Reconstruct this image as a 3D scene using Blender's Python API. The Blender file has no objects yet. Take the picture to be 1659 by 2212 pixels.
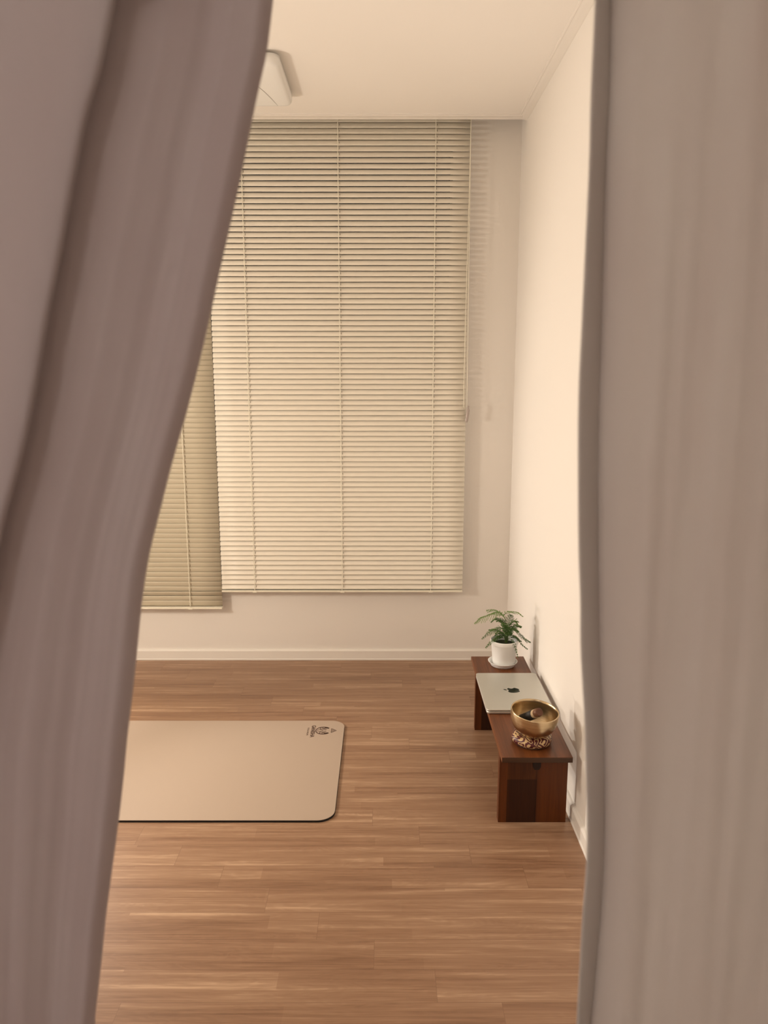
import bpy, bmesh, math, random
from mathutils import Vector, Matrix, noise as mnoise
random.seed(7)
C = bpy.context.scene.collection
SC = bpy.context.scene

# ------------------------------------------------------------------ camera
cam = bpy.data.objects.new('camera', bpy.data.cameras.new('camera'))
C.objects.link(cam)
cam.location = (0, 0, 1.316)
cam.rotation_euler = (math.pi/2 - 0.1823, 0, 0)
cam.data.sensor_fit = 'HORIZONTAL'
cam.data.sensor_width = 36.0
cam.data.lens = 36.0*1645/1659
cam.data.clip_start = 0.05
cam.data.dof.use_dof = True
cam.data.dof.focus_distance = 2.6
cam.data.dof.aperture_fstop = 9.0
SC.camera = cam

# ------------------------------------------------------------------ world, view
w = bpy.data.worlds.new('world'); SC.world = w; w.use_nodes = True
w.node_tree.nodes['Background'].inputs[0].default_value = (0.02, 0.03, 0.05, 1)
w.node_tree.nodes['Background'].inputs[1].default_value = 0.3
SC.view_settings.view_transform = 'Standard'
SC.view_settings.look = 'None'
SC.view_settings.gamma = 1.0
SC.view_settings.use_curve_mapping = False
SC.view_settings.exposure = 0.02

LAMP_A_POWER = 42.5      # globe floor lamp near the doorway, left
LAMP_B_POWER = 70.0      # two-headed hooded lamp at the far left, both heads together
LAMP_H_POWER = 28.0      # hall ceiling lamp behind the camera
COL_A = (1.0, 0.872, 0.725)
COL_B = (1.0, 0.905, 0.80)
COL_H = (1.0, 0.95, 0.90)
A_POS = (-1.55, 2.05, 1.05)
B_POS = (-1.50, 2.90, 0.11)
H_POS = (-0.80, -0.80, 1.85)

def light(name, kind, loc, power, col, size, parent=None):
    d = bpy.data.lights.new(name, kind); d.energy = power; d.color = col
    d.shadow_soft_size = size
    o = bpy.data.objects.new(name, d); C.objects.link(o); o.location = loc
    return o

# ------------------------------------------------------------------ materials
def mat(name, col=(.8,.8,.8), rough=.5, metal=0.0, spec=.5):
    m = bpy.data.materials.new(name); m.use_nodes = True
    b = m.node_tree.nodes['Principled BSDF']
    b.inputs['Base Color'].default_value = (*col, 1)
    b.inputs['Roughness'].default_value = rough
    b.inputs['Metallic'].default_value = metal
    b.inputs['Specular IOR Level'].default_value = spec
    return m
def N(m, t, **kw):
    n = m.node_tree.nodes.new(t)
    for k, v in kw.items(): setattr(n, k, v)
    return n
def L(m, a, b): m.node_tree.links.new(a, b)
def BS(m): return m.node_tree.nodes['Principled BSDF']
def math_node(m, op, a, b=None, c=None):
    n = N(m, 'ShaderNodeMath', operation=op)
    for i, v in enumerate((a, b, c)):
        if v is None: continue
        if isinstance(v, (int, float)): n.inputs[i].default_value = v
        else: L(m, v, n.inputs[i])
    return n.outputs[0]
def ramp(m, fac, stops):
    r = N(m, 'ShaderNodeValToRGB'); cr = r.color_ramp
    while len(cr.elements) > 1: cr.elements.remove(cr.elements[-1])
    cr.elements[0].position = stops[0][0]; cr.elements[0].color = (*stops[0][1], 1)
    for p, c in stops[1:]:
        e = cr.elements.new(p); e.color = (*c, 1)
    L(m, fac, r.inputs[0]); return r.outputs[0]
def noise(m, vec, scale, detail=2.0, rough=.5, dist=0.0):
    n = N(m, 'ShaderNodeTexNoise'); n.inputs['Scale'].default_value = scale
    n.inputs['Detail'].default_value = detail; n.inputs['Roughness'].default_value = rough
    n.inputs['Distortion'].default_value = dist
    if vec is not None: L(m, vec, n.inputs['Vector'])
    return n.outputs['Fac']
def coords(m, kind='Object', scale=(1,1,1)):
    t = N(m, 'ShaderNodeTexCoord'); mp = N(m, 'ShaderNodeMapping')
    mp.inputs['Scale'].default_value = scale
    L(m, t.outputs[kind], mp.inputs['Vector']); return mp.outputs['Vector']
def bump(m, h, strength, dist=.001):
    b = N(m, 'ShaderNodeBump'); b.inputs['Strength'].default_value = strength
    b.inputs['Distance'].default_value = dist
    L(m, h, b.inputs['Height']); L(m, b.outputs[0], BS(m).inputs['Normal'])

M = {}
M['wall'] = mat('wallpaper', (.84,.80,.75), .75, spec=.2)
bump(M['wall'], noise(M['wall'], coords(M['wall']), 260, 3), .10, .0008)
M['ceiling'] = mat('ceiling_paper', (.90,.86,.81), .8, spec=.15)
bump(M['ceiling'], noise(M['ceiling'], coords(M['ceiling']), 300, 3), .12, .0008)
M['trim'] = mat('trim_paint', (.84,.80,.745), .38, spec=.4)
M['lampshell'] = mat('lamp_cover_acrylic', (.86,.86,.84), .35)
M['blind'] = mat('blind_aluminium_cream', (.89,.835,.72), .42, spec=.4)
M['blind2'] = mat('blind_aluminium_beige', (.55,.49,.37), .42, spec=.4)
M['hole_shade'] = mat('blind_route_hole_shade', (.20,.15,.10), .8)  # painted shade of the slat holes
M['cord'] = mat('blind_cord', (.90,.86,.72), .6)
M['blindrail'] = mat('blind_rail_cream', (.88,.84,.70), .35)
M['plastic'] = mat('clear_plastic_tassel', (.62,.54,.50), .15)
BS(M['plastic']).inputs['Transmission Weight'].default_value = .4
M['silver'] = mat('laptop_aluminium', (.68,.68,.64), .42, .75)
M['darkgap'] = mat('laptop_gap', (.03,.03,.03), .5)
M['logo'] = mat('laptop_logo_mirror', (.05,.06,.05), .12, .9)
M['pot'] = mat('pot_plastic_white', (.87,.87,.85), .38)
M['soil'] = mat('potting_soil', (.035,.045,.018), .95)
bump(M['soil'], noise(M['soil'], coords(M['soil']), 160, 4), .8, .004)
M['stem'] = mat('plant_stem', (.10,.16,.04), .5)
m = M['leaf'] = mat('fern_needles', (.08,.2,.04), .5)
L(m, ramp(m, noise(m, coords(m), 14, 2), [(.35,(.045,.12,.028)),(.62,(.14,.27,.06))]), BS(m).inputs['Base Color'])
m = M['leaf_light'] = mat('fern_needles_young', (.2,.36,.08), .5)
L(m, ramp(m, noise(m, coords(m), 14, 2), [(.35,(.17,.33,.07)),(.62,(.30,.44,.12))]), BS(m).inputs['Base Color'])
M['rubber'] = mat('mat_rubber_black', (.006,.006,.007), .7)
M['ink'] = mat('mat_print_ink', (.055,.022,.012), .7)
m = M['matpu'] = mat('mat_top_beige', (.45,.352,.275), .55, spec=.35)
bump(m, noise(m, coords(m), 900, 2), .08, .0004)

# singing bowl: brushed bronze
m = M['brass'] = mat('bowl_bronze', (.58,.46,.29), .27, 1.0)
v = coords(m, 'Object', (1,1,60))
L(m, ramp(m, noise(m, v, 5, 3), [(.3,(.52,.40,.24)),(.7,(.64,.51,.33))]), BS(m).inputs['Base Color'])
bump(m, noise(m, v, 9, 3), .10, .0006)
# cushion brocade
m = M['brocade'] = mat('cushion_brocade', (.3,.05,.05), .42)
v = coords(m, 'Object', (1,1,1.3))
n1 = noise(m, v, 17, 0.3, .4, 3.0)
w1 = math_node(m, 'SINE', math_node(m, 'MULTIPLY', n1, 26.0))
fac = ramp(m, w1, [(0,(0,0,0)),(.40,(0,0,0)),(.46,(1,1,1)),(1,(1,1,1))])
mx = N(m, 'ShaderNodeMix', data_type='RGBA')
mx.inputs['A'].default_value = (.085,.010,.012,1); mx.inputs['B'].default_value = (.60,.43,.22,1)
L(m, fac, mx.inputs['Factor']); L(m, mx.outputs['Result'], BS(m).inputs['Base Color'])
M['cushion_dark'] = mat('cushion_cloth_dark', (.03,.012,.015), .8)

def wood(name, c1, c2, axis, rough=.3, scale=1.0):
    """stained hardwood, grain along axis"""
    m = mat(name, c1, rough, spec=.3)
    s = [46*scale]*3; s['xyz'.index(axis)] = 2.2*scale
    v = coords(m, 'Object', tuple(s))
    g = noise(m, v, 1.0, 6, .65, .6)
    s2 = [300*scale]*3; s2['xyz'.index(axis)] = 9*scale
    g2 = noise(m, coords(m, 'Object', tuple(s2)), 1.0, 3, .6)
    f = math_node(m, 'ADD', math_node(m, 'MULTIPLY', g, .75), math_node(m, 'MULTIPLY', g2, .25))
    L(m, ramp(m, f, [(.36, c2), (.62, c1)]), BS(m).inputs['Base Color'])
    bump(m, f, .12, .0008)
    return m
M['wtop'] = wood('bench_top_wood', (.185,.062,.022), (.095,.030,.010), 'y', .38)
M['wtop2'] = wood('bench_top_wood_red', (.215,.070,.020), (.115,.035,.010), 'y', .38)
M['wend'] = wood('bench_end_grain', (.075,.036,.018), (.035,.015,.008), 'x', .4)
M['wl1'] = wood('bench_leg_amber', (.125,.034,.006), (.070,.018,.004), 'z', .42)
M['wl2'] = wood('bench_leg_brown', (.085,.026,.006), (.045,.013,.004), 'z', .42)
M['wl3'] = wood('bench_leg_dark', (.042,.012,.004), (.022,.006,.003), 'z', .42)
M['wkey'] = wood('bench_key_wood', (.022,.009,.005), (.012,.005,.003), 'x', .5)
M['mallet'] = wood('mallet_wood', (.20,.095,.05), (.12,.05,.026), 'z', .4)
M['mallet_end'] = wood('mallet_end_wood', (.14,.058,.030), (.09,.035,.02), 'x', .45)
M['leather'] = mat('mallet_leather', (.02,.018,.016), .6)
M['mallet_band'] = mat('mallet_band', (.55,.40,.24), .6)

# floor laminate: planks 0.0911 deep, 0.8075 long, stepped joints, procedural
m = M['floor'] = mat('floor_laminate', (.4,.25,.15), .38, spec=.5)
tc = N(m, 'ShaderNodeTexCoord'); sp = N(m, 'ShaderNodeSeparateXYZ')
L(m, tc.outputs['Object'], sp.inputs[0])
X, Y = sp.outputs[0], sp.outputs[1]
PW, PL = .0911, .8075
rowf = math_node(m, 'DIVIDE', math_node(m, 'SUBTRACT', Y, 1.399), PW)
row = math_node(m, 'FLOOR', rowf)
xs = math_node(m, 'ADD', math_node(m, 'SUBTRACT', X, .113), math_node(m, 'MULTIPLY', row, .1365))
colf = math_node(m, 'DIVIDE', xs, PL)
col = math_node(m, 'FLOOR', colf)
cmb = N(m, 'ShaderNodeCombineXYZ'); L(m, row, cmb.inputs[0]); L(m, col, cmb.inputs[1])
wn = N(m, 'ShaderNodeTexWhiteNoise', noise_dimensions='3D'); L(m, cmb.outputs[0], wn.inputs['Vector'])
rnd = wn.outputs['Value']
# each plank is printed as two strips of different cut
half = math_node(m, 'FLOOR', math_node(m, 'ADD', rowf, math_node(m, 'ADD', rowf, .2)))
xh = math_node(m, 'ADD', xs, math_node(m, 'MULTIPLY', half, .347))
ch = math_node(m, 'FLOOR', math_node(m, 'DIVIDE', xh, PL*1.0))
cm2 = N(m, 'ShaderNodeCombineXYZ'); L(m, half, cm2.inputs[0]); L(m, ch, cm2.inputs[1]); cm2.inputs[2].default_value = 7.3
wn2 = N(m, 'ShaderNodeTexWhiteNoise', noise_dimensions='3D'); L(m, cm2.outputs[0], wn2.inputs['Vector'])
rnd2 = wn2.outputs['Value']
# grain coordinates, shifted for each plank
gx = math_node(m, 'ADD', X, math_node(m, 'MULTIPLY', rnd, 37.0))
gy = math_node(m, 'ADD', Y, math_node(m, 'MULTIPLY', rnd, 11.0))
def gvec(sx, sy, z=0.0):
    c = N(m, 'ShaderNodeCombineXYZ')
    L(m, math_node(m, 'MULTIPLY', gx, sx), c.inputs[0]); L(m, math_node(m, 'MULTIPLY', gy, sy), c.inputs[1])
    c.inputs[2].default_value = z
    return c.outputs[0]
ga = noise(m, gvec(2.1, 46.0), 1.0, 4, .62, .5)        # broad streaks
gb = noise(m, gvec(4.0, 330.0, 3.0), 1.0, 3, .68)       # fine grain
gc = noise(m, gvec(3.2, 24.0, 9.0), 1.0, 3, .55, 1.1)   # cathedral figure
wv = math_node(m, 'SINE', math_node(m, 'MULTIPLY', gc, 60.0))
f = math_node(m, 'ADD', math_node(m, 'MULTIPLY', ga, .62), math_node(m, 'MULTIPLY', gb, .34))
f = math_node(m, 'ADD', f, math_node(m, 'MULTIPLY', wv, .018))
f = math_node(m, 'ADD', f, math_node(m, 'MULTIPLY', rnd2, .13))
f = math_node(m, 'ADD', f, math_node(m, 'MULTIPLY', rnd, .05))
colr = ramp(m, f, [(.40,(.215,.112,.062)),(.52,(.295,.165,.096)),(.63,(.350,.208,.125)),(.76,(.53,.35,.225))])
# seam lines
fr = math_node(m, 'FRACT', rowf)
e1 = math_node(m, 'LESS_THAN', fr, .014)
fc = math_node(m, 'FRACT', colf)
e2 = math_node(m, 'LESS_THAN', fc, .0016)
seam = math_node(m, 'MAXIMUM', e1, e2)
mx = N(m, 'ShaderNodeMix', data_type='RGBA'); mx.inputs['B'].default_value = (.19,.10,.06,1)
L(m, math_node(m, 'MULTIPLY', seam, .55), mx.inputs['Factor']); L(m, colr, mx.inputs['A'])
L(m, mx.outputs['Result'], BS(m).inputs['Base Color'])
bump(m, math_node(m, 'ADD', gb, math_node(m, 'MULTIPLY', seam, -1.0)), .10, .0006)

# curtain cloth
def cloth(name, c1, c2):
    m = mat(name, c1, .9, spec=.1)
    v = coords(m, 'Object', (9, 9, 1.6))
    L(m, ramp(m, noise(m, v, 1.0, 3, .5, .4), [(.35,c2),(.65,c1)]), BS(m).inputs['Base Color'])
    wv_ = noise(m, coords(m, 'Object', (900,900,900)), 1.0, 2)
    bump(m, wv_, .05, .0004)
    BS(m).inputs['Sheen Weight'].default_value = .15
    tr = N(m, 'ShaderNodeBsdfTranslucent'); tr.inputs[0].default_value = (*c1, 1)
    ms = N(m, 'ShaderNodeMixShader'); ms.inputs[0].default_value = .32
    out_ = m.node_tree.nodes['Material Output']
    L(m, BS(m).outputs[0], ms.inputs[1]); L(m, tr.outputs[0], ms.inputs[2]); L(m, ms.outputs[0], out_.inputs[0])
    return m
M['cloth'] = cloth('curtain_cloth_mauve', (.45,.385,.375), (.42,.345,.34))
M['cloth_r'] = cloth('curtain_cloth_taupe', (.62,.56,.515), (.575,.495,.455))
M['rod'] = mat('curtain_rod_metal', (.55,.5,.45), .3, 1.0)
M['glass'] = mat('window_glass', (.9,.95,.95), .02)
BS(M['glass']).inputs['Transmission Weight'].default_value = 1.0
m = M['glow'] = mat('lamp_globe_glow', (.9,.85,.75), .4)
BS(m).inputs['Emission Color'].default_value = (*COL_A, 1)
BS(m).inputs['Emission Strength'].default_value = 9.0
M['lampmetal'] = mat('lamp_metal', (.25,.22,.18), .35, .8)

# ------------------------------------------------------------------ helpers
def obj(name, bm, m, parent=None, smooth=False, mats=None):
    me = bpy.data.meshes.new(name)
    bmesh.ops.recalc_face_normals(bm, faces=bm.faces)
    bm.to_mesh(me); bm.free()
    for mm in (mats or [m]): me.materials.append(mm)
    if smooth:
        for p in me.polygons: p.use_smooth = True
    o = bpy.data.objects.new(name, me); C.objects.link(o)
    if parent: o.parent = parent
    return o
def thing(name, loc, label, cat, group=None, rz=0):
    o = bpy.data.objects.new(name, None); C.objects.link(o)
    o.empty_display_size = .05; o.location = loc; o.rotation_euler = (0,0,rz)
    o['label'] = label; o['category'] = cat
    if group: o['group'] = group
    return o
def tag(o, label, cat, group=None):
    o['label'] = label; o['category'] = cat
    if group: o['group'] = group
    return o
def struct(o): o['kind'] = 'structure'; return o
def box(bm, x0, x1, y0, y1, z0, z1, mi=0, bevel=0, seg=2):
    vs = [bm.verts.new(p) for p in ((x0,y0,z0),(x1,y0,z0),(x1,y1,z0),(x0,y1,z0),(x0,y0,z1),(x1,y0,z1),(x1,y1,z1),(x0,y1,z1))]
    fs = [bm.faces.new([vs[i] for i in q]) for q in ((0,3,2,1),(4,5,6,7),(0,1,5,4),(1,2,6,5),(2,3,7,6),(3,0,4,7))]
    for f_ in fs: f_.material_index = mi
    if bevel:
        ed = list({e for f_ in fs for e in f_.edges})
        r = bmesh.ops.bevel(bm, geom=ed, offset=bevel, segments=seg, affect='EDGES', profile=.6)
        for f_ in r['faces']: f_.material_index = mi
    return fs
def tube(bm, pts, rad, seg=8, mi=0, cap=True):
    pts = [Vector(p) for p in pts]; rings = []
    n = len(pts); prev = None
    for i, p in enumerate(pts):
        d = (pts[min(i+1,n-1)] - pts[max(i-1,0)]).normalized()
        if prev is None:
            a = Vector((0,0,1)) if abs(d.z) < .9 else Vector((1,0,0))
            u = d.cross(a).normalized()
        else:
            u = (prev - d*prev.dot(d)).normalized()
        prev = u; v_ = d.cross(u)
        r = rad[i] if isinstance(rad, (list,tuple)) else rad
        rings.append([bm.verts.new(p + (u*math.cos(2*math.pi*k/seg) + v_*math.sin(2*math.pi*k/seg))*r) for k in range(seg)])
    for a, b in zip(rings, rings[1:]):
        for k in range(seg):
            f_ = bm.faces.new((a[k], a[(k+1)%seg], b[(k+1)%seg], b[k])); f_.material_index = mi
    if cap:
        f_ = bm.faces.new(rings[0][::-1]); f_.material_index = mi
        f_ = bm.faces.new(rings[-1]); f_.material_index = mi
def lathe(bm, prof, seg=64, cx=0, cy=0, mi=0):
    """prof: list of (r,z); r==0 closes to a point"""
    rings = []
    for r, z in prof:
        if r < 1e-6: rings.append([bm.verts.new((cx,cy,z))])
        else: rings.append([bm.verts.new((cx+r*math.cos(2*math.pi*k/seg), cy+r*math.sin(2*math.pi*k/seg), z)) for k in range(seg)])
    for a, b in zip(rings, rings[1:]):
        for k in range(seg):
            q = (a[k%len(a)], a[(k+1)%len(a)], b[(k+1)%len(b)], b[k%len(b)])
            q = list(dict.fromkeys(q))
            if len(q) > 2:
                f_ = bm.faces.new(q); f_.material_index = mi
def prism(bm, outline, z0, z1, mi=0, side_mi=None):
    lo = [bm.verts.new((x,y,z0)) for x,y in outline]; hi = [bm.verts.new((x,y,z1)) for x,y in outline]
    n = len(outline)
    f_ = bm.faces.new(hi); f_.material_index = mi
    f_ = bm.faces.new(lo[::-1]); f_.material_index = mi
    for i in range(n):
        f_ = bm.faces.new((lo[i], lo[(i+1)%n], hi[(i+1)%n], hi[i])); f_.material_index = side_mi if side_mi is not None else mi
def rrect(x0, x1, y0, y1, r, seg=10):
    out = []
    for cx, cy, a0 in ((x1-r,y0+r,-90),(x1-r,y1-r,0),(x0+r,y1-r,90),(x0+r,y0+r,180)):
        for k in range(seg+1):
            a = math.radians(a0 + 90*k/seg); out.append((cx+r*math.cos(a), cy+r*math.sin(a)))
    return out
def profile_x(bm, prof, x0, x1):
    """extrude a (y,z) outline along x"""
    a = [bm.verts.new((x0,y,z)) for y,z in prof]; b = [bm.verts.new((x1,y,z)) for y,z in prof]
    n = len(prof)
    for i in range(n): bm.faces.new((a[i], b[i], b[(i+1)%n], a[(i+1)%n]))
    bm.faces.new(a[::-1]); bm.faces.new(b)
def profile_y(bm, prof, y0, y1):
    a = [bm.verts.new((x,y0,z)) for x,z in prof]; b = [bm.verts.new((x,y1,z)) for x,z in prof]
    n = len(prof)
    for i in range(n): bm.faces.new((a[i], a[(i+1)%n], b[(i+1)%n], b[i]))
    bm.faces.new(a); bm.faces.new(b[::-1])
def interp(tab, z):
    tab = sorted(tab)
    if z <= tab[0][0]: 
        (z0,x0),(z1,x1) = tab[0], tab[1]; 
        return x0 + (x1-x0)/(z1-z0)*(z-z0)*.35
    if z >= tab[-1][0]:
        (z0,x0),(z1,x1) = tab[-2], tab[-1]
        return x1 + (x1-x0)/(z1-z0)*(z-z1)
    for i in range(len(tab)-1):
        if tab[i][0] <= z <= tab[i+1][0]:
            z0,x0 = tab[i]; z1,x1 = tab[i+1]
            p0 = tab[max(i-1,0)]; p3 = tab[min(i+2,len(tab)-1)]
            m0 = (x1-p0[1])/(z1-p0[0]); m1 = (p3[1]-x0)/(p3[0]-z0)
            h = z1-z0; t = (z-z0)/h
            return (2*t**3-3*t*t+1)*x0 + (t**3-2*t*t+t)*h*m0 + (-2*t**3+3*t*t)*x1 + (t**3-t*t)*h*m1

# ------------------------------------------------------------------ room shell
WX, DY, HC, LX, NY = .567, 3.36, 2.305, -2.4, .66
LIP = 3.245
b = bmesh.new(); box(b, -2.5, .70, -2.1, 3.5, -.08, 0); struct(obj('floor', b, M['floor']))
b = bmesh.new(); box(b, LX-.1, WX+.1, NY, LIP, HC, HC+.13); struct(obj('ceiling', b, M['ceiling']))
b = bmesh.new(); box(b, LX-.1, WX+.1, LIP, DY+.12, HC+.13, HC+.23); struct(obj('ceiling', b, M['ceiling']))
b = bmesh.new(); box(b, WX, WX+.1, NY+.1, DY+.12, 0, HC+.23); struct(obj('wall_right', b, M['wall']))
b = bmesh.new(); box(b, LX-.1, LX, NY+.1, DY+.12, 0, HC+.23); struct(obj('wall_left', b, M['wall']))
# back wall with a window opening
wx0, wx1, wz0, wz1 = -2.05, .285, .345, 2.22
b = bmesh.new()
box(b, LX, wx0, DY, DY+.12, 0, HC+.23); box(b, wx1, WX, DY, DY+.12, 0, HC+.23)
box(b, wx0, wx1, DY, DY+.12, 0, wz0); box(b, wx0, wx1, DY, DY+.12, wz1, HC+.23)
struct(obj('wall_back', b, M['wall']))
# window
b = bmesh.new()
t_ = .028
box(b, wx0-t_, wx0, DY-.006, DY+.03, wz0-t_, wz1+t_); box(b, wx1, wx1+t_, DY-.006, DY+.03, wz0-t_, wz1+t_)
box(b, wx0, wx1, DY-.006, DY+.03, wz0-t_, wz0); box(b, wx0, wx1, DY-.006, DY+.03, wz1, wz1+t_)
mid = (wx0+wx1)/2
box(b, mid-.03, mid+.03, DY+.03, DY+.075, wz0, wz1)
wf = struct(obj('window_1', b, M['trim']))
b = bmesh.new(); box(b, wx0, mid-.03, DY+.05, DY+.056, wz0, wz1); box(b, mid+.03, wx1, DY+.05, DY+.056, wz0, wz1)
obj('pane', b, M['glass'], wf)
# near wall with the doorway the camera looks through
b = bmesh.new()
box(b, LX, -.78, NY, NY+.1, 0, HC); box(b, .52, WX+.1, NY, NY+.1, 0, HC); box(b, -.78, .52, NY, NY+.1, 2.12, HC)
struct(obj('wall_front', b, M['wall']))
# hall behind
b = bmesh.new(); box(b, -1.35, -1.25, -2.0, NY, 0, 2.4); struct(obj('wall_hall_left', b, M['wall']))
b = bmesh.new(); box(b, .80, .90, -2.0, NY, 0, 2.4); struct(obj('wall_hall_right', b, M['wall']))
b = bmesh.new(); box(b, -1.35, .90, -2.1, -2.0, 0, 2.4); struct(obj('wall_hall_end', b, M['wall']))
b = bmesh.new(); box(b, -1.35, .90, -2.1, NY-.0005, 2.4, 2.5); struct(obj('ceiling_hall', b, M['ceiling']))
b = bmesh.new(); box(b, WX+.1, .90, NY, NY+.1, 0, 2.4); struct(obj('wall_hall_return', b, M['wall']))
# baseboards
def bbp(s): return [(s*0,0),(s*.013,0),(s*.013,.006),(s*.011,.008),(s*.011,.044),(s*.006,.050),(0,.051)]
b = bmesh.new(); profile_x(b, [(DY-p,z) for p,z in bbp(1)], LX, WX); struct(obj('baseboard_back', b, M['trim']))
b = bmesh.new(); profile_y(b, [(WX-p,z) for p,z in bbp(1)], NY+.1, DY-.0112); struct(obj('baseboard_right', b, M['trim']))
b = bmesh.new(); profile_y(b, [(LX+p,z) for p,z in bbp(1)], NY+.1, DY-.0112); struct(obj('baseboard_left', b, M['trim']))
# trim strip along the curtain-box edge of the ceiling, and the cornice of the right wall
b = bmesh.new()
profile_x(b, [(LIP+.001,HC+.02),(LIP+.001,HC-.0075),(LIP-.006,HC-.0085),(LIP-.012,HC-.0062),(LIP-.040,HC-.0062),(LIP-.043,HC-.0035),(LIP-.050,HC-.003),(LIP-.051,HC),(LIP-.02,HC+.0)], LX, WX)
struct(obj('trim_1', b, M['trim']))
b = bmesh.new()
cor = [(0,0),(.037,0),(.037,-.003),(.033,-.0045),(.030,-.0035),(.027,-.0045),(.021,-.0070),(.010,-.0095),(.004,-.0110),(0,-.0115)]
profile_y(b, [(WX-x,HC+z) for x,z in cor], NY+.1, LIP-.0005); struct(obj('trim_2', b, M['trim']))

# ------------------------------------------------------------------ venetian blinds
def blind(name, x0, x1, ztop, zbot, cords, flip, label, pull=True, wob=0.0):
    y = 3.312
    root = thing(name, ((x0+x1)/2, y, zbot), label, 'blind', 'venetian blinds over the window')
    ox = (x0+x1)/2
    def R(bm): bmesh.ops.translate(bm, vec=(-ox,-y,-zbot), verts=bm.verts); return bm
    pitch = .0222; W_ = .0255; n = int((ztop-zbot-.012)/pitch)
    bm = bmesh.new()
    K = 6; th = math.radians(63 if not flip else -81)
    for i in range(n):
        zc = zbot + .020 + i*pitch
        xa = x0 + random.uniform(-.0003,.0003); xb = x1 + random.uniform(-.0003,.0003)
        a_ = th + random.uniform(-.012,.012)
        if flip and i == 2: a_ = math.radians(-66)
        # slat profile: t along width, bowed outward (towards the room, -y)
        rows = []
        for k in range(K+1):
            t = (k/K-.5)*W_
            bow = .0018*(1-(2*k/K-1)**2)
            # direction from the upper edge (back) to the lower edge (front)
            dy = -t*math.cos(abs(a_))*(1 if not flip else -1); dz = -t*math.sin(abs(a_))
            ny = -math.sin(abs(a_)); nz = math.cos(abs(a_))*(1 if not flip else -1)
            rows.append((dy + ny*bow, dz + nz*bow))
        nx = 14
        g = []
        for j in range(nx+1):
            x = xa + (xb-xa)*j/nx
            wz = random.uniform(-1,1)*.00025
            g.append([bm.verts.new((x, y+dy, zc+dz+wz)) for dy, dz in rows])
        for j in range(nx):
            for k in range(K):
                bm.faces.new((g[j][k], g[j][k+1], g[j+1][k+1], g[j+1][k]))
        # routing holes beside the ladder cords: dark quads painting the shade inside them
        for cx in cords:
            hx = cx + .006
            dy, dz = rows[2]; dy2, dz2 = rows[4]
            q = [bm.verts.new(p) for p in ((hx-.0007, y+dy-.0006, zc+dz),(hx+.0009, y+dy-.0006, zc+dz),(hx+.0009, y+dy2-.0006, zc+dz2),(hx-.0007, y+dy2-.0006, zc+dz2))]
            f_ = bm.faces.new(q); f_.material_index = 1
    s = obj('slats', R(bm), None, root, True, [M['blind2' if flip else 'blind'], M['hole_shade']])
    md = s.modifiers.new('thick', 'SOLIDIFY'); md.thickness = .0003; md.offset = 0
    bm = bmesh.new(); box(bm, x0, x1, y-.013, y+.012, zbot-.004, zbot+.004, bevel=.002)
    br = obj('bottom_rail', R(bm), M['blindrail'], root)
    for cx in cords:
        bm = bmesh.new(); box(bm, cx-.008, cx+.010, y-.0155, y-.0125, zbot-.0055, zbot+.003, bevel=.001)
        o = obj('rail_clip', bm, M['cord'], br); bmx = o; o.location = (-ox,-y,-zbot)
    bm = bmesh.new(); box(bm, x0, x1, y-.016, y+.016, ztop, ztop+.03, bevel=.002)
    obj('head_rail', R(bm), M['blindrail'], root)
    for cx in cords:
        bm = bmesh.new(); pts = []
        nn = int((ztop-zbot)/pitch)*2
        for i in range(nn+1):
            z = zbot + (ztop-zbot)*i/nn
            pts.append((cx + math.sin(i*1.7+cx*9)*.0006, y-.0105-(.0008 if i%2 else 0), z))
        tube(bm, pts, .0015, 6)
        obj('ladder_cord', R(bm), M['cord'], root, True)
    if pull:
        hz = 1.135
        for dx, ymid in ((.0, 0), (1, 0)):
            bm = bmesh.new(); pts = []
            for i in range(25):
                t = i/24; z = ztop + .01 + (hz+.03-ztop-.01)*t
                x = (x1-.003 + (.006*t if dx else .0065*t - .014*math.sin(t*math.pi)*t)) if dx else (x1-.003 - .010*t*math.sin(t*2.2))
                pts.append((x, y-.018, z))
            tube(bm, pts, .0012, 6); obj('pull_cord', R(bm), M['cord'], root, True)
        bm = bmesh.new()
        prof = [(0,.036),(.003,.036),(.0035,.026),(.0065,.018),(.0075,.0),(.0065,-.028),(.004,-.034),(0,-.034)]
        lathe(bm, prof, 14); 
        bmesh.ops.rotate(bm, cent=(0,0,0), matrix=Matrix.Rotation(.12,3,'Y'), verts=bm.verts)
        bmesh.ops.translate(bm, vec=(x1+.006, y-.019, hz), verts=bm.verts)
        obj('cord_tassel', R(bm), M['plastic'], root, True)
    return root
blind('venetian_blind', -.7290, .3525, 2.345, .345, (-.581,-.1875,.2095), False,
      'wide cream venetian blind with dark slat lines and a pull cord at right')
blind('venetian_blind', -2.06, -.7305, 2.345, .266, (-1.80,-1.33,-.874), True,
      'smoothly closed cream venetian blind reaching lower, partly behind the left curtain', pull=False)

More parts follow.
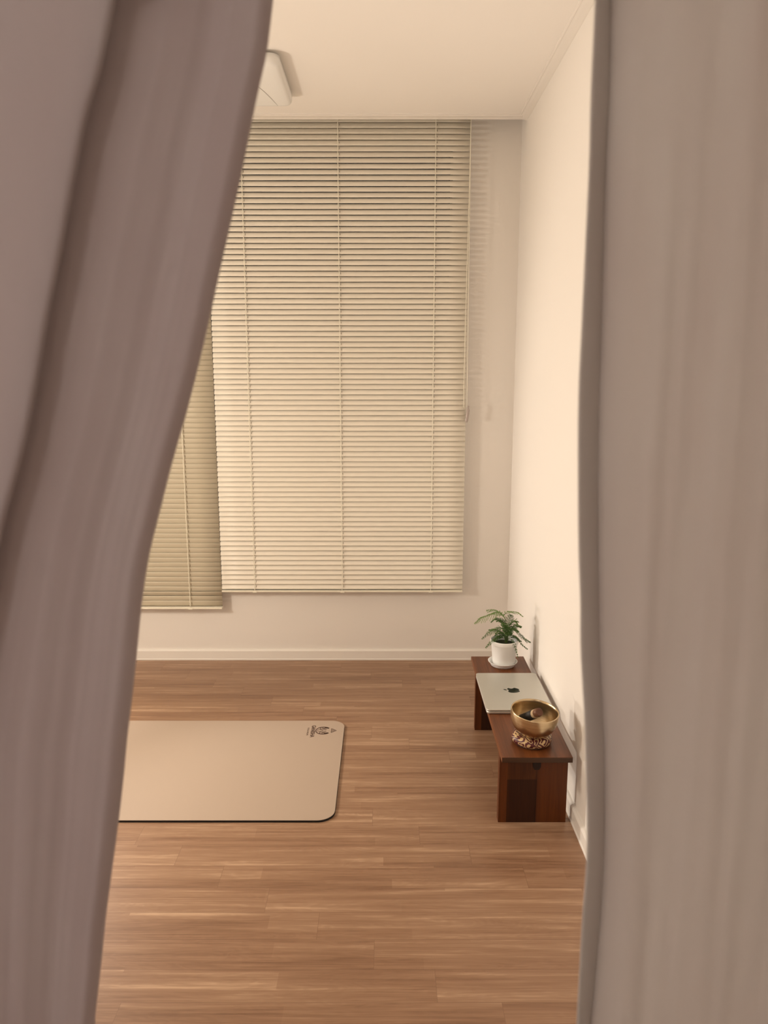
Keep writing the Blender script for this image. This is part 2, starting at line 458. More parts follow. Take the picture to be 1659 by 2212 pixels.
# ------------------------------------------------------------------ ceiling light (off)
root = thing('ceiling_light', (-.62, 2.70, HC), 'white square ceiling light with rounded corners, switched off, half behind left curtain', 'ceiling light')
def soft_slab(bm, x0, x1, y0, y1, z_top, z_bot, r):
    lay = [(0,z_top),(0,z_bot+.018),(.002,z_bot+.010),(.007,z_bot+.004),(.015,z_bot+.001),(.03,z_bot)]
    rings = []
    for ins, z in lay:
        o_ = rrect(x0+ins, x1-ins, y0+ins, y1-ins, max(r-ins*.8,.01), 12)
        rings.append([bm.verts.new((x,y,z)) for x,y in o_])
    n = len(rings[0])
    for a, c in zip(rings, rings[1:]):
        for i in range(n): bm.faces.new((a[i], a[(i+1)%n], c[(i+1)%n], c[i]))
    bm.faces.new(rings[-1]); bm.faces.new(rings[0][::-1])
bm = bmesh.new(); soft_slab(bm, -.10, .290, -.105, .290, -.010, -.046, .032)
obj('light_cover', bm, M['lampshell'], root, True)
bm = bmesh.new(); prism(bm, rrect(-.075,.265,-.080,.250,.04), -.010, 0)
obj('mounting_plate', bm, M['trim'], root)
M['seam'] = mat('lamp_cover_seam', (.30,.27,.24), .6)
bm = bmesh.new()
pts = [(.09,-.098,-.0464),(.13,-.030,-.0464),(.165,.020,-.0464),(.194,.071,-.0464),(.210,.125,-.0464),(.225,.195,-.0464),(.237,.266,-.0455)]
tube(bm, pts, .0007, 5); obj('cover_seam', bm, M['seam'], root)

# ------------------------------------------------------------------ yoga mat
root = thing('yoga_mat', (-.148, 2.055, 0), 'beige yoga mat with black underside and dark printed emblem on the wooden floor', 'yoga mat')
mw, ml = .656, 1.83
out = rrect(-ml, 0, 0, mw, .052, 12)
bm = bmesh.new(); prism(bm, out, 0, .0062); obj('rubber_base', bm, M['rubber'], root)
def inset(o_, d): return rrect(-ml+d, -d, d, mw-d, .052-d, 12)
bm = bmesh.new(); prism(bm, inset(out,.0006), .0062, .0074)
obj('top_layer', bm, M['matpu'], root)
def text_mesh(txt, size, spacing=1.0, offset=0.0):
    cu = bpy.data.curves.new('txt', 'FONT'); cu.body = txt; cu.size = size; cu.space_character = spacing
    cu.align_x = 'CENTER'; cu.offset = offset; cu.resolution_u = 4; cu.extrude = .0001
    o = bpy.data.objects.new('txt', cu); C.objects.link(o)
    dg = bpy.context.evaluated_depsgraph_get(); dg.update()
    me = bpy.data.meshes.new_from_object(o.evaluated_get(dg)); bpy.data.objects.remove(o)
    return me
def put_text(name, txt, length, height, x, y, parent, off=0.0):
    me = text_mesh(txt, 1.0, 1.0, off)
    xs_ = [v.co.x for v in me.vertices]; ys_ = [v.co.y for v in me.vertices]
    lx, ly = max(xs_)-min(xs_), max(ys_)-min(ys_)
    cx_, cy_ = (max(xs_)+min(xs_))/2, (max(ys_)+min(ys_))/2
    zs_ = [v.co.z for v in me.vertices]; zz = (max(zs_)-min(zs_)) or 1
    for v in me.vertices:
        u = (v.co.x-cx_)/lx*length; w_ = (v.co.y-cy_)/ly*height
        v.co = (w_, -u, (v.co.z-min(zs_))/zz*.0002)
    me.materials.append(M['ink'])
    o = bpy.data.objects.new(name, me); C.objects.link(o); o.parent = parent; o.location = (x, y, .0074)
    return o
OX, OY = .148, -2.055        # world -> mat
put_text('brand_lettering', 'GANESHA', .094, .0155, -.2625+OX, 2.6235+OY, root, .030)
put_text('small_lettering', 'YOGA PROPS', .062, .0062, -.2815+OX, 2.6225+OY, root, .012)
# emblem: rounded head with ears, open towards the pointed crown
bm = bmesh.new()
ZM = .0074
def stroke(pts, ws):
    P = [Vector((x,y)) for x,y in pts]; n = len(P); l = []; r = []
    for i,p in enumerate(P):
        d = (P[min(i+1,n-1)]-P[max(i-1,0)]).normalized(); nn = Vector((-d.y,d.x))
        w_ = ws[i] if isinstance(ws,list) else ws
        l.append(bm.verts.new((p.x+nn.x*w_/2, p.y+nn.y*w_/2, ZM+.0002))); r.append(bm.verts.new((p.x-nn.x*w_/2, p.y-nn.y*w_/2, ZM+.0002)))
    for i in range(n-1): bm.faces.new((l[i], r[i], r[i+1], l[i+1]))
ex, ey = -.226+OX, 2.629+OY
def E_(a, rx, ry, dx=0): return (ex+dx+rx*math.cos(a), ey+ry*math.sin(a))
# outer outline from the upper horn round the chin to the lower horn
N_ = 46
pts = [E_(math.radians(38+284*i/N_), .0265, .0275) for i in range(N_+1)]
ws = [.0030+.0046*abs(math.cos(math.pi*i/N_))**1.5 for i in range(N_+1)]
stroke(pts, ws)
for s in (1,-1):
    stroke([(ex+.020, ey+s*.018),(ex+.010, ey+s*.0215),(ex-.002, ey+s*.01355),(ex-.006, ey+s*.012),(ex-.014, ey+s*.008)], [.006,.0055,.0035,.003,.002])
    stroke([(ex+.014, ey+s*.0135),(ex+.006, ey+s*.013),(ex+.002, ey+s*.0145),(ex-.004, ey+s*.0220)], .0030)
    stroke([(ex+.012, ey+s*.005),(ex+.004, ey+s*.007),(ex-.003, ey+s*.004),(ex-.014, ey+s*.008),(ex-.023, ey+s*.003)], .0026)
    stroke([(ex-.006, ey+s*.013),(ex-.012, ey+s*.01355),(ex-.010, ey+s*.0220)], .0024)
stroke([(ex-.003,ey-.004),(ex-.003,ey+.004)], .0014)
stroke([(ex+.024,ey-.004),(ex+.021,ey-.004)], .001); stroke([(ex+.024,ey+.004),(ex+.021,ey+.004)], .001)
# crown: triangle with bands
cx0 = ex+.031
stroke([(cx0,ey-.016),(cx0,ey+.016)], .0026)
stroke([(cx0,ey-.0165),(cx0+.019,ey)], .0022); stroke([(cx0,ey+.0165),(cx0+.019,ey)], .0022)
stroke([(cx0+.0045,ey-.011),(cx0+.0045,ey+.011)], .0018); stroke([(cx0+.0085,ey-.008),(cx0+.0085,ey+.008)], .0018)
stroke([(cx0+.0125,ey-.005),(cx0+.0125,ey+.005)], .002)
obj('printed_emblem', bm, M['ink'], root)

# ------------------------------------------------------------------ low bench
BX0, BX1, BY0, BY1, BH = .338, .5415, 2.017, 2.806, .229
root = thing('low_bench', (.44, 2.41, 0), 'low dark-stained wooden bench with slab legs beside the right wall', 'bench')
def Rb(bm): bmesh.ops.translate(bm, vec=(-.44,-2.41,0), verts=bm.verts); return bm
bm = bmesh.new()
tt = .0165
box(bm, BX0, BX1, BY0, BY1, BH-tt, BH, bevel=.0016)
bmesh.ops.bisect_plane(bm, geom=bm.verts[:]+bm.edges[:]+bm.faces[:], plane_co=(.405,0,0), plane_no=(1,0,0))
bmesh.ops.bisect_plane(bm, geom=bm.verts[:]+bm.edges[:]+bm.faces[:], plane_co=(.468,0,0), plane_no=(1,0,0))
for f_ in bm.faces:
    c = f_.calc_center_median(); f_.material_index = 1 if .405 < c.x < .468 else 0
    if abs(f_.normal.y) > .8: f_.material_index = 2
obj('bench_top', Rb(bm), None, root, False, [M['wtop'], M['wtop2'], M['wend']])
def leg(y0, y1):
    bm = bmesh.new(); z1 = BH-tt
    x0, x1 = .3385, .5385
    # glued staves; the middle one changes tone where two boards meet
    box(bm, x0, .362, y0, y1, 0, z1, 0); box(bm, .362, .4495, y0, y1, 0, .138, 2)
    box(bm, .362, .4495, y0, y1, .138, z1, 1); box(bm, .4495, x1, y0, y1, 0, z1, 0)
    return obj('leg', Rb(bm), None, root, False, [M['wl1'], M['wl2'], M['wl3']])
l1 = leg(2.057, 2.083); l2 = leg(2.648, 2.674)
bm = bmesh.new()
zt = BH-tt
kv = [(.4335,zt),(.4600,zt),(.4590,zt-.034),(.4545,zt-.043),(.4405,zt-.043),(.4360,zt-.033)]
profile_y(bm, kv, 2.0555, 2.0575); obj('dovetail_key', Rb(bm), M['wkey'], l1)

# ------------------------------------------------------------------ laptop
root = thing('laptop', (.4400, 2.4505, BH), 'closed silver laptop with dark mirrored logo lying on the wooden bench', 'laptop')
hw, hl = .1085, .1530
bm = bmesh.new(); prism(bm, rrect(-hw+.0015, hw-.0015, -hl+.0015, hl-.0015, .010), 0, .0008); obj('foot', bm, M['darkgap'], root)
def rounded_plate(x0,x1,y0,y1,z0,z1,r,e):
    bm = bmesh.new(); rings = []
    for ins, z in ((e,z0),(e*.3,z0+e*.3),(0,z0+e),(0,z1-e),(e*.3,z1-e*.3),(e,z1)):
        rings.append([bm.verts.new((x,y,z)) for x,y in rrect(x0+ins,x1-ins,y0+ins,y1-ins,r-ins,10)])
    n = len(rings[0])
    for a, c in zip(rings, rings[1:]):
        for i in range(n): bm.faces.new((a[i], a[(i+1)%n], c[(i+1)%n], c[i]))
    bm.faces.new(rings[-1]); bm.faces.new(rings[0][::-1]); return bm
obj('base', rounded_plate(-hw,hw,-hl,hl,.0008,.0096,.012,.0025), M['silver'], root)
bm = bmesh.new(); prism(bm, rrect(-hw+.001, hw-.001, -hl+.001, hl-.001, .011), .0096, .0104); obj('gap', bm, M['darkgap'], root)
lid = obj('lid', rounded_plate(-hw,hw,-hl,hl,.0104,.0152,.012,.0010), M['silver'], root)
# logo: fruit with a bite and a leaf; its top points towards -x
bm = bmesh.new()
cl = [(0,.30),(.10,.36),(.24,.40),(.37,.35),(.45,.26),(.36,.16),(.33,.04),(.37,-.08),(.48,-.18),(.40,-.34),(.30,-.47),(.20,-.54),(.10,-.53),(0,-.49),
      (-.10,-.53),(-.20,-.54),(-.31,-.46),(-.41,-.30),(-.47,-.10),(-.48,.08),(-.43,.24),(-.33,.35),(-.20,.39),(-.09,.35)]
S = .043
def T(p): return (-p[1]*S, p[0]*S)
def cat_closed(P, k=4):
    o_ = []; n = len(P)
    for i in range(n):
        p0,p1,p2,p3 = P[i-1],P[i],P[(i+1)%n],P[(i+2)%n]
        for j in range(k):
            t = j/k
            o_.append(tuple(.5*((2*p1[a])+(-p0[a]+p2[a])*t+(2*p0[a]-5*p1[a]+4*p2[a]-p3[a])*t*t+(-p0[a]+3*p1[a]-3*p2[a]+p3[a])*t**3) for a in (0,1)))
    return o_
prism(bm, [T(p) for p in cat_closed(cl)], .0152, .01535)
lf = [(.0,.44),(.01,.54),(.08,.66),(.20,.72),(.21,.62),(.15,.51)]
prism(bm, [T(p) for p in cat_closed(lf)], .0152, .01535)
bmesh.ops.triangulate(bm, faces=[f_ for f_ in bm.faces if len(f_.verts) > 4])
lg = obj('logo', bm, M['logo'], lid)

# ------------------------------------------------------------------ potted fern
PX, PY = .4465, 2.716
PDX = .004
sc_ = thing('plant_saucer', (PX, PY, BH), 'round white plastic saucer on the bench under the pot', 'saucer')
bm = bmesh.new()
lathe(bm, [(0,.0),(.040,.0),(.044,.002),(.0475,.010),(.0515,.0145),(.0545,.0175),(.0550,.0190),(.0535,.0190),(.0495,.0155),(.0455,.0115),(.042,.006),(.038,.0035),(0,.0035)])
d_ = obj('dish', bm, M['pot'], sc_, True)
root = thing('potted_fern', (PX+PDX, PY, BH+.0037), 'feathery green asparagus fern in white plastic pot at the far end of the bench', 'plant')
bm = bmesh.new()
lathe(bm, [(0,.002),(.034,.002),(.036,0),(.0405,.0),(.0415,.003),(.0480,.080),(.0495,.082),(.0505,.084),(.0520,.096),(.0518,.0985),(.0505,.0990),(.0490,.0985),(.0478,.094),(.0470,.082),(.0455,.070)])
obj('pot', bm, M['pot'], root, True)
bm = bmesh.new()
lathe(bm, [(0,.081),(.012,.083),(.028,.080),(.040,.079),(.0468,.079),(.0463,.074),(.02,.070),(0,.070)], 32)
for v in bm.verts: v.co.z += random.uniform(-.0015,.0015) if v.co.z > .078 and Vector((v.co.x,v.co.y)).length < .045 else 0
obj('soil', bm, M['soil'], root, True)

def bez(P, n):
    """Catmull-Rom through P"""
    P = [Vector(p) for p in P]; out_ = []
    for i in range(len(P)-1):
        p0 = P[max(i-1,0)]; p1 = P[i]; p2 = P[i+1]; p3 = P[min(i+2,len(P)-1)]
        for j in range(n):
            t = j/n
            out_.append(.5*((2*p1)+(-p0+p2)*t+(2*p0-5*p1+4*p2-p3)*t*t+(-p0+3*p1-3*p2+p3)*t**3))
    out_.append(P[-1]); return out_
def frond(name, path, blen, nb, stem_part, m_leaf, droop=.25, skip=.0, up=Vector((0,0,1)), rw=.0008):
    """a flat feathery frond: rachis, side branchlets on both sides, needles on each"""
    P = bez(path, 8); n = len(P)
    bs = bmesh.new(); tube(bs, P, [rw*(1-.6*i/(n-1)) for i in range(n)], 5)
    st = obj(name, bs, M['stem'], root, True)
    bl = bmesh.new()
    for k in range(nb):
        t = skip + (1-skip)*(k+.5)/nb
        i = min(int(t*(n-1)), n-2); p = P[i].lerp(P[i+1], t*(n-1)-i)
        d = (P[i+1]-P[i]).normalized()
        side = d.cross(up)
        if side.length < .2: side = d.cross(Vector((0,1,0)))
        side.normalize()
        u_ = (t-skip)/(1-skip)
        Lb = blen*1.15*(math.sin(math.pi*min(u_*.80+.22,1))**.8)*random.uniform(.8,1.12)
        for s in (1,-1):
            bd = (side*s*.92 + d*.62 + Vector((random.uniform(-.1,.1),random.uniform(-.1,.1),-droop*random.uniform(.4,1.2)))).normalized()
            seg = 7; q = p.copy(); pts_ = [q.copy()]; dd = bd.copy()
            for j in range(seg):
                dd = (dd + Vector((0,0,-.05*droop)) + d*.03).normalized(); q = q + dd*Lb/seg; pts_.append(q.copy())
            # branchlet blade: narrow strip, two crossed
            for j in range(seg):
                a, c = pts_[j], pts_[j+1]; e = (c-a).normalized()
                wdt = .0009*(1-.55*j/seg)
                for nv in (e.cross(Vector((0,0,1))), e.cross(Vector((0,1,0)))):
                    if nv.length < .1: continue
                    nv = nv.normalized()*wdt
                    try: bl.faces.new([bl.verts.new(x_) for x_ in (a-nv, a+nv, c+nv, c-nv)])
                    except ValueError: pass
                nd = 2
                for h in range(nd):
                    base = a.lerp(c, (h+.5)/nd)
                    for _ in range(2):
                        rd = Vector((random.gauss(0,1),random.gauss(0,1),random.gauss(0,.7)))
                        rd = (rd - e*rd.dot(e)).normalized(); nl = random.uniform(.0030,.0052)
                        tip = base + (rd*.8 + e*.9).normalized()*nl
                        wv2 = e.cross(rd).normalized()*.0006
                        bl.faces.new([bl.verts.new(x_) for x_ in (base-wv2, base+wv2, tip)])
    o = obj('needles', bl, m_leaf, st)
    return st
def Q(px, py, dy=0.0):
    """offsets measured on the plant: centimetre grid from pot centre at rim height"""
    return ((px)*.00176, dy, .096 + (py)*.00181)
# values are offsets from the pot centre (right, up) with depth dy
frond('stem', [Q(4,-8),Q(6,14,.0),Q(4,32,.0),Q(-4,52,-.006),Q(-14,62,-.012),Q(-34,58,-.02),Q(-52,52,-.024),Q(-66,40,-.026)], .034, 17, root, M['leaf_light'], .42, .42, rw=.0011)
frond('stem', [Q(-4,52,-.006),Q(4,60,.0),Q(14,60,.006),Q(28,57,.012),Q(40,47,.016)], .020, 9, root, M['leaf_light'], .30, .10)
frond('stem', [Q(-4,50,-.004),Q(-10,56,.015),Q(-22,60,.03),Q(-36,56,.045)], .026, 9, root, M['leaf_light'], .40, .1)
frond('stem', [Q(4,-6,.004),Q(8,18,.004),Q(10,32,.0),Q(18,42,-.008),Q(26,36,-.012)], .018, 10, root, M['leaf'], .1, .35, rw=.0010)
frond('stem', [Q(4,-4,-.003),Q(2,14,-.006),Q(-8,28,-.012),Q(-22,26,-.02),Q(-36,20,-.026),Q(-50,8,-.03)], .022, 14, root, M['leaf'], .22, .28)
frond('stem', [Q(6,-4,.006),Q(10,18,.01),Q(18,24,.008),Q(32,12,.0),Q(44,2,-.006),Q(54,-3,-.01)], .021, 14, root, M['leaf'], .1, .30)
frond('stem', [Q(6,0,-.006),Q(10,10,-.014),Q(20,12,-.02),Q(34,-4,-.026),Q(46,-14,-.03)], .010, 10, root, M['leaf'], .1, .35)
frond('stem', [Q(2,-4,.0),Q(-2,10,-.01),Q(-14,12,-.022),Q(-30,2,-.03),Q(-42,-10,-.034)], .016, 11, root, M['leaf'], .2, .30)
frond('stem', [Q(5,-5,.0),Q(7,22,.006),Q(10,38,.014),Q(14,50,.02)], .021, 13, root, M['leaf'], .05, .30)
frond('stem', [Q(5,-5,.0),Q(3,22,.01),Q(-4,36,.02),Q(-16,40,.03),Q(-26,32,.036)], .020, 13, root, M['leaf'], .15, .30)
frond('stem', [Q(5,-5,.01),Q(-4,12,.02),Q(-16,16,.03),Q(-30,14,.04)], .018, 10, root, M['leaf'], .15, .25)
frond('stem', [Q(5,-5,-.01),Q(6,6,-.02),Q(14,6,-.036),Q(20,-10,-.048),Q(24,-26,-.052)], .008, 8, root, M['leaf'], .2, .4)
frond('stem', [Q(5,-5,.01),Q(14,14,.02),Q(26,24,.026),Q(36,22,.03)], .018, 10, root, M['leaf'], .15, .25)
frond('stem', [Q(5,-5,-.004),Q(6,16,-.012),Q(4,28,-.022),Q(0,36,-.034)], .018, 11, root, M['leaf'], .15, .25)

rp = random.Random(21)
for k in range(9):
    a = 2*math.pi*k/9 + rp.uniform(-.25,.25); rr0 = rp.uniform(16,26); hh = rp.uniform(20,40)
    ca, sa = math.cos(a), math.sin(a)
    frond('stem', [Q(4+2*ca,-6,.003*sa),Q(4+rr0*.25*ca,hh*.45,.0018*rr0*.25*sa),Q(4+rr0*.7*ca,hh,.0018*rr0*.7*sa),Q(4+rr0*1.35*ca,hh*.92,.0018*rr0*1.35*sa)], rp.uniform(.012,.019), 10, root, M['leaf'], .2, .3)
for k in range(4):
    a = -.3 + 3.7*k/3 + rp.uniform(-.2,.2)
    ca, sa = math.cos(a), math.sin(a)
    frond('stem', [Q(4,-6,0),Q(4+8*ca,6,.016*sa),Q(4+20*ca,9,.036*sa),Q(4+32*ca,1,.056*sa)], rp.uniform(.010,.014), 9, root, M['leaf'], .2, .35)

# ------------------------------------------------------------------ singing bowl, cushion, mallet
cu = thing('bowl_cushion', (.4405, 2.112, BH), 'ring cushion in maroon and gold brocade on the bench under the bronze bowl', 'cushion')
bm = bmesh.new()
RR, rr = .0415, .0185
seg, sg = 72, 18
rings = []
for i in range(seg):
    a = 2*math.pi*i/seg; puff = 1 + .05*math.sin(6*a+.5) + random.uniform(-.012,.012)
    ring = []
    for j in range(sg):
        q = 2*math.pi*j/sg
        r_ = RR + rr*math.cos(q)*puff; z = .0155 + .0155*math.sin(q)*puff
        ring.append(bm.verts.new((r_*math.cos(a), r_*math.sin(a), max(z, .0005))))
    rings.append(ring)
for i in range(seg):
    for j in range(sg):
        bm.faces.new((rings[i][j], rings[(i+1)%seg][j], rings[(i+1)%seg][(j+1)%sg], rings[i][(j+1)%sg]))
obj('ring', bm, M['brocade'], cu, True)
bm = bmesh.new()
lathe(bm, [(.026,.0002),(.050,.0002),(.0535,.003),(.050,.005),(.026,.004)], 48)
obj('base_cloth', bm, M['cushion_dark'], cu, True)
bw = thing('singing_bowl', (.4395, 2.103, BH+.0275), 'bronze singing bowl on a brocade cushion at the near end of the bench', 'bowl')
bm = bmesh.new()
H_ = .0805
outp = [(0,0),(.018,.0003),(.030,.003),(.042,.010),(.0525,.0195),(.0610,.0320),(.0668,.0460),(.0698,.0600),(.0704,.0700),(.0700,.0785),(.0698,.0800)]
inp = [(.0685,.0808),(.0668,.0800),(.0670,.0700),(.0664,.0600),(.0634,.0465),(.0578,.0335),(.0498,.0220),(.0395,.0128),(.028,.0062),(.016,.0035),(0,.0030)]
lathe(bm, outp+inp, 96)
bo = obj('bowl_body', bm, M['brass'], bw, True)
bw.rotation_euler = (math.radians(4.5), math.radians(3.5), 0)
# the mallet lies in the bowl, its wooden end towards the camera
ml_ = thing('mallet', (.4285, 2.128, BH+.0275+.0245), 'wooden mallet with dark wrapped end resting inside the bronze bowl', 'mallet')
end = Vector((.4480, 2.052, .352)) - Vector(ml_.location)
d0 = Vector((-.36, .74, -.57)).normalized()
st_ = end
def along(a): return st_ + d0*a
bm = bmesh.new(); tube(bm, [along(0.0015),along(.006),along(.030)], [.0120,.0125,.0125], 28); obj('handle', bm, M['mallet'], ml_, True)
bm = bmesh.new(); tube(bm, [along(0),along(.0015)], [.0108,.0120], 28); obj('handle_end', bm, M['mallet_end'], ml_)
bm = bmesh.new(); tube(bm, [along(.018),along(.0185),along(.029),along(.0295)], [.0125,.0130,.0130,.0125], 28); obj('band', bm, M['mallet_band'], ml_, True)
bm = bmesh.new(); tube(bm, [along(.030),along(.031),along(.098),along(.100)], [.0120,.0138,.0138,.0120], 28); obj('leather_wrap', bm, M['leather'], ml_, True)

# ------------------------------------------------------------------ curtains
LE = [(1.577,-.081),(1.546,-.086),(1.516,-.094),(1.484,-.102),(1.452,-.11),(1.419,-.119),(1.386,-.128),(1.352,-.137),(1.317,-.147),(1.281,-.158),(1.245,-.17),(1.208,-.181),(1.17,-.192),(1.131,-.2),(1.091,-.206),(1.05,-.212),(1.008,-.219),(.965,-.225),(.922,-.232),(.877,-.24),(.831,-.248),(.784,-.255),(.729,-.264)]
LB = [(1.559, -0.181), (1.518, -0.193), (1.487, -0.205), (1.433, -0.22), (1.388, -0.232), (1.354, -0.242), (1.318, -0.251), (1.267, -0.265), (1.197, -0.289), (0.9970000000000001, -0.344)]
RE = [(1.57, 0.147), (1.511, 0.147), (1.464, 0.148), (1.417, 0.148), (1.351, 0.148), (1.3, 0.148), (1.247, 0.15), (1.173, 0.154), (1.135, 0.157), (1.096, 0.159), (1.036, 0.165), (0.995, 0.168), (0.953, 0.171), (0.91, 0.173), (0.843, 0.172), (0.797, 0.172), (0.744, 0.172)]
RB = [(1.577,.1615),(1.516,.164),(1.468,.164),(1.352,.167),(1.245,.17),(1.091,.179),(1.008,.187),(.922,.192),(.854,.193),(.784,.191),(.729,.189)]
ZT, ZB = 2.085, .04
def smooth(t): t = max(0,min(1,t)); return t*t*(3-2*t)
def sheet(name, section, m_, root, nz=150):
    bm = bmesh.new(); g = []
    for i in range(nz+1):
        z = ZB + (ZT-ZB)*i/nz
        g.append([bm.verts.new((x,y,z)) for x,y in section(z)])
    for a, c in zip(g, g[1:]):
        for k in range(len(a)-1): bm.faces.new((a[k], a[k+1], c[k+1], c[k]))
    o = obj(name, bm, m_, root, True)
    md = o.modifiers.new('thick','SOLIDIFY'); md.thickness = .0012; md.offset = 0
    return o
def wav(u, z, seed=0.0): return mnoise.noise(Vector((u, z, seed)))
def left_section(z):
    P_ = []; xl = -.74
    low = smooth((1.35-z)/.7)
    yb_ = .560 + .022*low; ye_ = .601 + .022*low
    xb = interp(LB, 1.316+(z-1.316)*.56/yb_)*yb_/.56
    xe = interp(LE, 1.316+(z-1.316)*.60/ye_)*ye_/.60
    xe -= .004*low
    if z > 1.577: xe = -.081 + (z-1.577)*.10; xb = -.170 + (z-1.553)*.16
    # front layer from the far left to the fold
    n1_ = 60
    for i in range(n1_+1):
        t = i/n1_; x = xl + (xb-.004-xl)*t
        ph = (x - xb)*62
        y = .560 + .022*low + .035*(1-t) + .006*wav(ph*.16, z*.7, 3.0)*(1-t)**.5
        P_.append((x,y))
    # tight turn backwards
    y0 = P_[-1][1]
    for k in range(1,7):
        a = math.pi*k/7; P_.append((xb-.004+.004*math.sin(a), y0+.004*(1-math.cos(a))))
    # short return, then the inner layer sweeping out to the free edge
    for k in range(0,5):
        P_.append((xb-.004-.003*k, y0+.008+.0008*k))
    for k in range(0,5):
        a = math.pi*k/5; P_.append((xb-.016-.002*math.sin(a), y0+.0120+.002*(1-math.cos(a))))
    n2 = 90; yb = y0+.016
    for i in range(1,n2+1):
        t = i/n2; x = xb-.016 + (xe-(xb-.016))*t
        s_ = t
        fold = (.0085*wav(s_*4.6+.3*z, z*.55, 1.0)*(.40+.60*low) + .0042*wav(s_*9+.8*z, z*.8, 5.0)*(.30+.7*low)
                + 0.0004*wav(s_*22+1.2*z, z*1.1, 9.0))
        env = smooth(s_*5)*(1-.0*s_)
        y = yb + (.034-.014*low)*s_ + .014*low*smooth(s_*2.2)*.0 + .014*low*s_*s_ - .010*smooth((s_-.55)/.45) + fold*env
        if s_ > .92: y += .010*((s_-.92)/.08)**2
        P_.append((x, y))
    return P_
lc = thing('curtain', (-.42, .56, ZB), 'mauve grey curtain swept back in a slanting fold on the left side of the doorway', 'curtain', 'curtain pair hanging in the doorway')
def shift(o, r): o.data.transform(Matrix.Translation(-Vector(r.location))); return o
shift(sheet('curtain_cloth', left_section, M['cloth'], lc), lc)
def right_section(z):
    ye_ = .576
    xe = interp(RE, 1.316+(z-1.316)*.585/ye_)*ye_/.585; xb = interp(RB, z); P_ = []
    if z > 1.585: xe = .155; xb = .161
    y_b = .598
    # turned hem along the free edge
    P_ += [(xb+.001,.6085),(xb-.003,.6055),((xe+xb)/2,.5940),(xe+.0025,.5790),(xe+.0005,.5772),(xe,.5760)]
    n_ = 10
    for i in range(1,n_+1):
        t = i/n_; P_.append((xe+(xb-xe)*t, .5760+(y_b+.004-.5760)*t - .0015*math.sin(t*math.pi)))
    P_.append((xb+.0006, y_b+.0015))
    n2 = 110; xr = .70
    for i in range(1,n2+1):
        t = i/n2; x = xb + (xr-xb)*t; d_ = x-xb
        en = smooth(d_/.035)
        y = y_b - .0045*smooth(d_/.018) + en*(.0075*wav(x*17, z*.5, 11.0) + .0042*wav(x*42+.4*z, z*.8, 14.0) + .0022*wav(x*95+.5*z, z*1.6, 17.0))
        y += .020*smooth((d_-.10)/.3)
        P_.append((x,y))
    return P_
rc = thing('curtain', (.42, .60, ZB), 'taupe grey curtain hanging straight with a folded hem on the right side of the doorway', 'curtain', 'curtain pair hanging in the doorway')
shift(sheet('curtain_cloth', right_section, M['cloth_r'], rc), rc)
rodt = thing('curtain_rod', (-.05, .585, 2.10), 'metal rod across the doorway top carrying both curtains', 'curtain rod')
bm = bmesh.new(); tube(bm, [(-1.2,0,0),(.848,0,0)], .010, 16); obj('pole', bm, M['rod'], rodt, True)
# curtain headings looped over the rod
for r_, x0, x1 in ((lc,-.74,-.03),(rc,.155,.70)):
    for k in range(6):
        x = x0+.03+(x1-x0-.06)*k/5
        bm = bmesh.new()
        pts = [(.0145*math.cos(a), .0145*math.sin(a)) for a in [math.pi*2*i/20 for i in range(20)]]
        a_ = [bm.verts.new((x-.012,.585+u,2.10+v_)) for u,v_ in pts]; c_ = [bm.verts.new((x+.012,.585+u,2.10+v_)) for u,v_ in pts]
        for i in range(20): bm.faces.new((a_[i], a_[(i+1)%20], c_[(i+1)%20], c_[i]))
        o = obj('heading_loop', bm, M['cloth'], r_, True); shift(o, r_)
        md = o.modifiers.new('thick','SOLIDIFY'); md.thickness = .0015; md.offset = 0

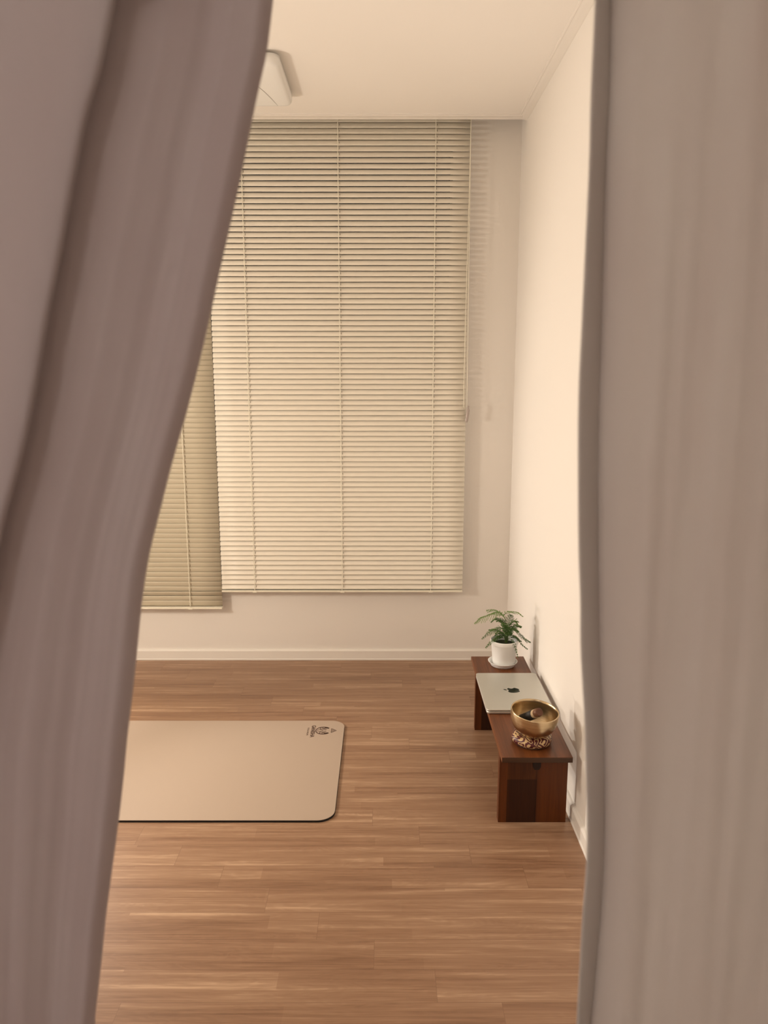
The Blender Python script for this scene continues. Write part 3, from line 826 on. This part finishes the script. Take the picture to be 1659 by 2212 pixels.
# ------------------------------------------------------------------ lamps that light the place (behind the curtain / in the hall)
fl = thing('floor_lamp', (A_POS[0], A_POS[1], 0), 'globe floor lamp on a thin metal stand, hidden behind the left curtain', 'floor lamp')
bm = bmesh.new(); lathe(bm, [(0,0),(.13,0),(.13,.012),(.02,.02),(.009,.03),(.009,A_POS[2]-.12),(.03,A_POS[2]-.105),(0,A_POS[2]-.105)], 32)
obj('stand', bm, M['lampmetal'], fl, True)
bm = bmesh.new(); bmesh.ops.create_icosphere(bm, subdivisions=4, radius=.11)
g_ = obj('globe', bm, M['glow'], fl, True); g_.location = (0,0,A_POS[2]); g_.visible_shadow = True
M['glow'].node_tree.nodes['Principled BSDF'].inputs['Emission Strength'].default_value = LAMP_A_POWER/(4*math.pi**2*.11**2)
hl_ = thing('reading_lamp', (B_POS[0], B_POS[1], 0), 'hooded metal lamp with two heads standing by the back wall, behind left curtain', 'lamp')
bm = bmesh.new(); lathe(bm, [(0,0),(.08,0),(.08,.01),(.01,.016),(.006,.03),(.006,.80),(0,.80)], 24)
bmesh.ops.translate(bm, vec=(-.075,.02,0), verts=bm.verts); obj('stand', bm, M['lampmetal'], hl_, True)
for hz_, share, aimz in ((B_POS[2], .38, 1.20), (.78, .62, .80)):
    hp = Vector((B_POS[0], B_POS[1], hz_)); d = (Vector((.567, 1.70, aimz))-hp).normalized(); p0 = Vector((0,0,hz_))
    bm = bmesh.new(); tube(bm, [p0-d*.09, p0-d*.085, p0-d*.03, p0-d*.0], [.015,.03,.05,.056], 24, cap=False)
    bm.faces.new([v for v in bm.verts[:24]]); sh = obj('hood', bm, M['lampmetal'], hl_, True)
    md = sh.modifiers.new('thick','SOLIDIFY'); md.thickness = .001
    sp_ = light('reading_lamp_light', 'SPOT', hp+d*.01, LAMP_B_POWER*share, COL_B, .035)
    sp_.data.spot_size = math.radians(100); sp_.data.spot_blend = .6
    sp_.rotation_euler = d.to_track_quat('-Z','Y').to_euler()
hall = thing('hall_pendant_lamp', (H_POS[0], H_POS[1], H_POS[2]), 'round white pendant lamp hanging in the hall behind the viewer', 'pendant lamp')
bm = bmesh.new(); tube(bm, [(0,0,0),(0,0,2.4-H_POS[2])], .003, 8); obj('cord', bm, M['lampmetal'], hall)
m = M['glow_h'] = mat('hall_lamp_glow', (.9,.85,.8), .4)
BS(m).inputs['Emission Color'].default_value = (*COL_H, 1)
BS(m).inputs['Emission Strength'].default_value = LAMP_H_POWER/(4*math.pi*math.pi*.17**2)*1.4
bm = bmesh.new(); lathe(bm, [(0,-.09),(.08,-.085),(.14,-.065),(.17,-.03),(.172,0),(0,0)], 40)
obj('diffuser', bm, M['glow_h'], hall, True)
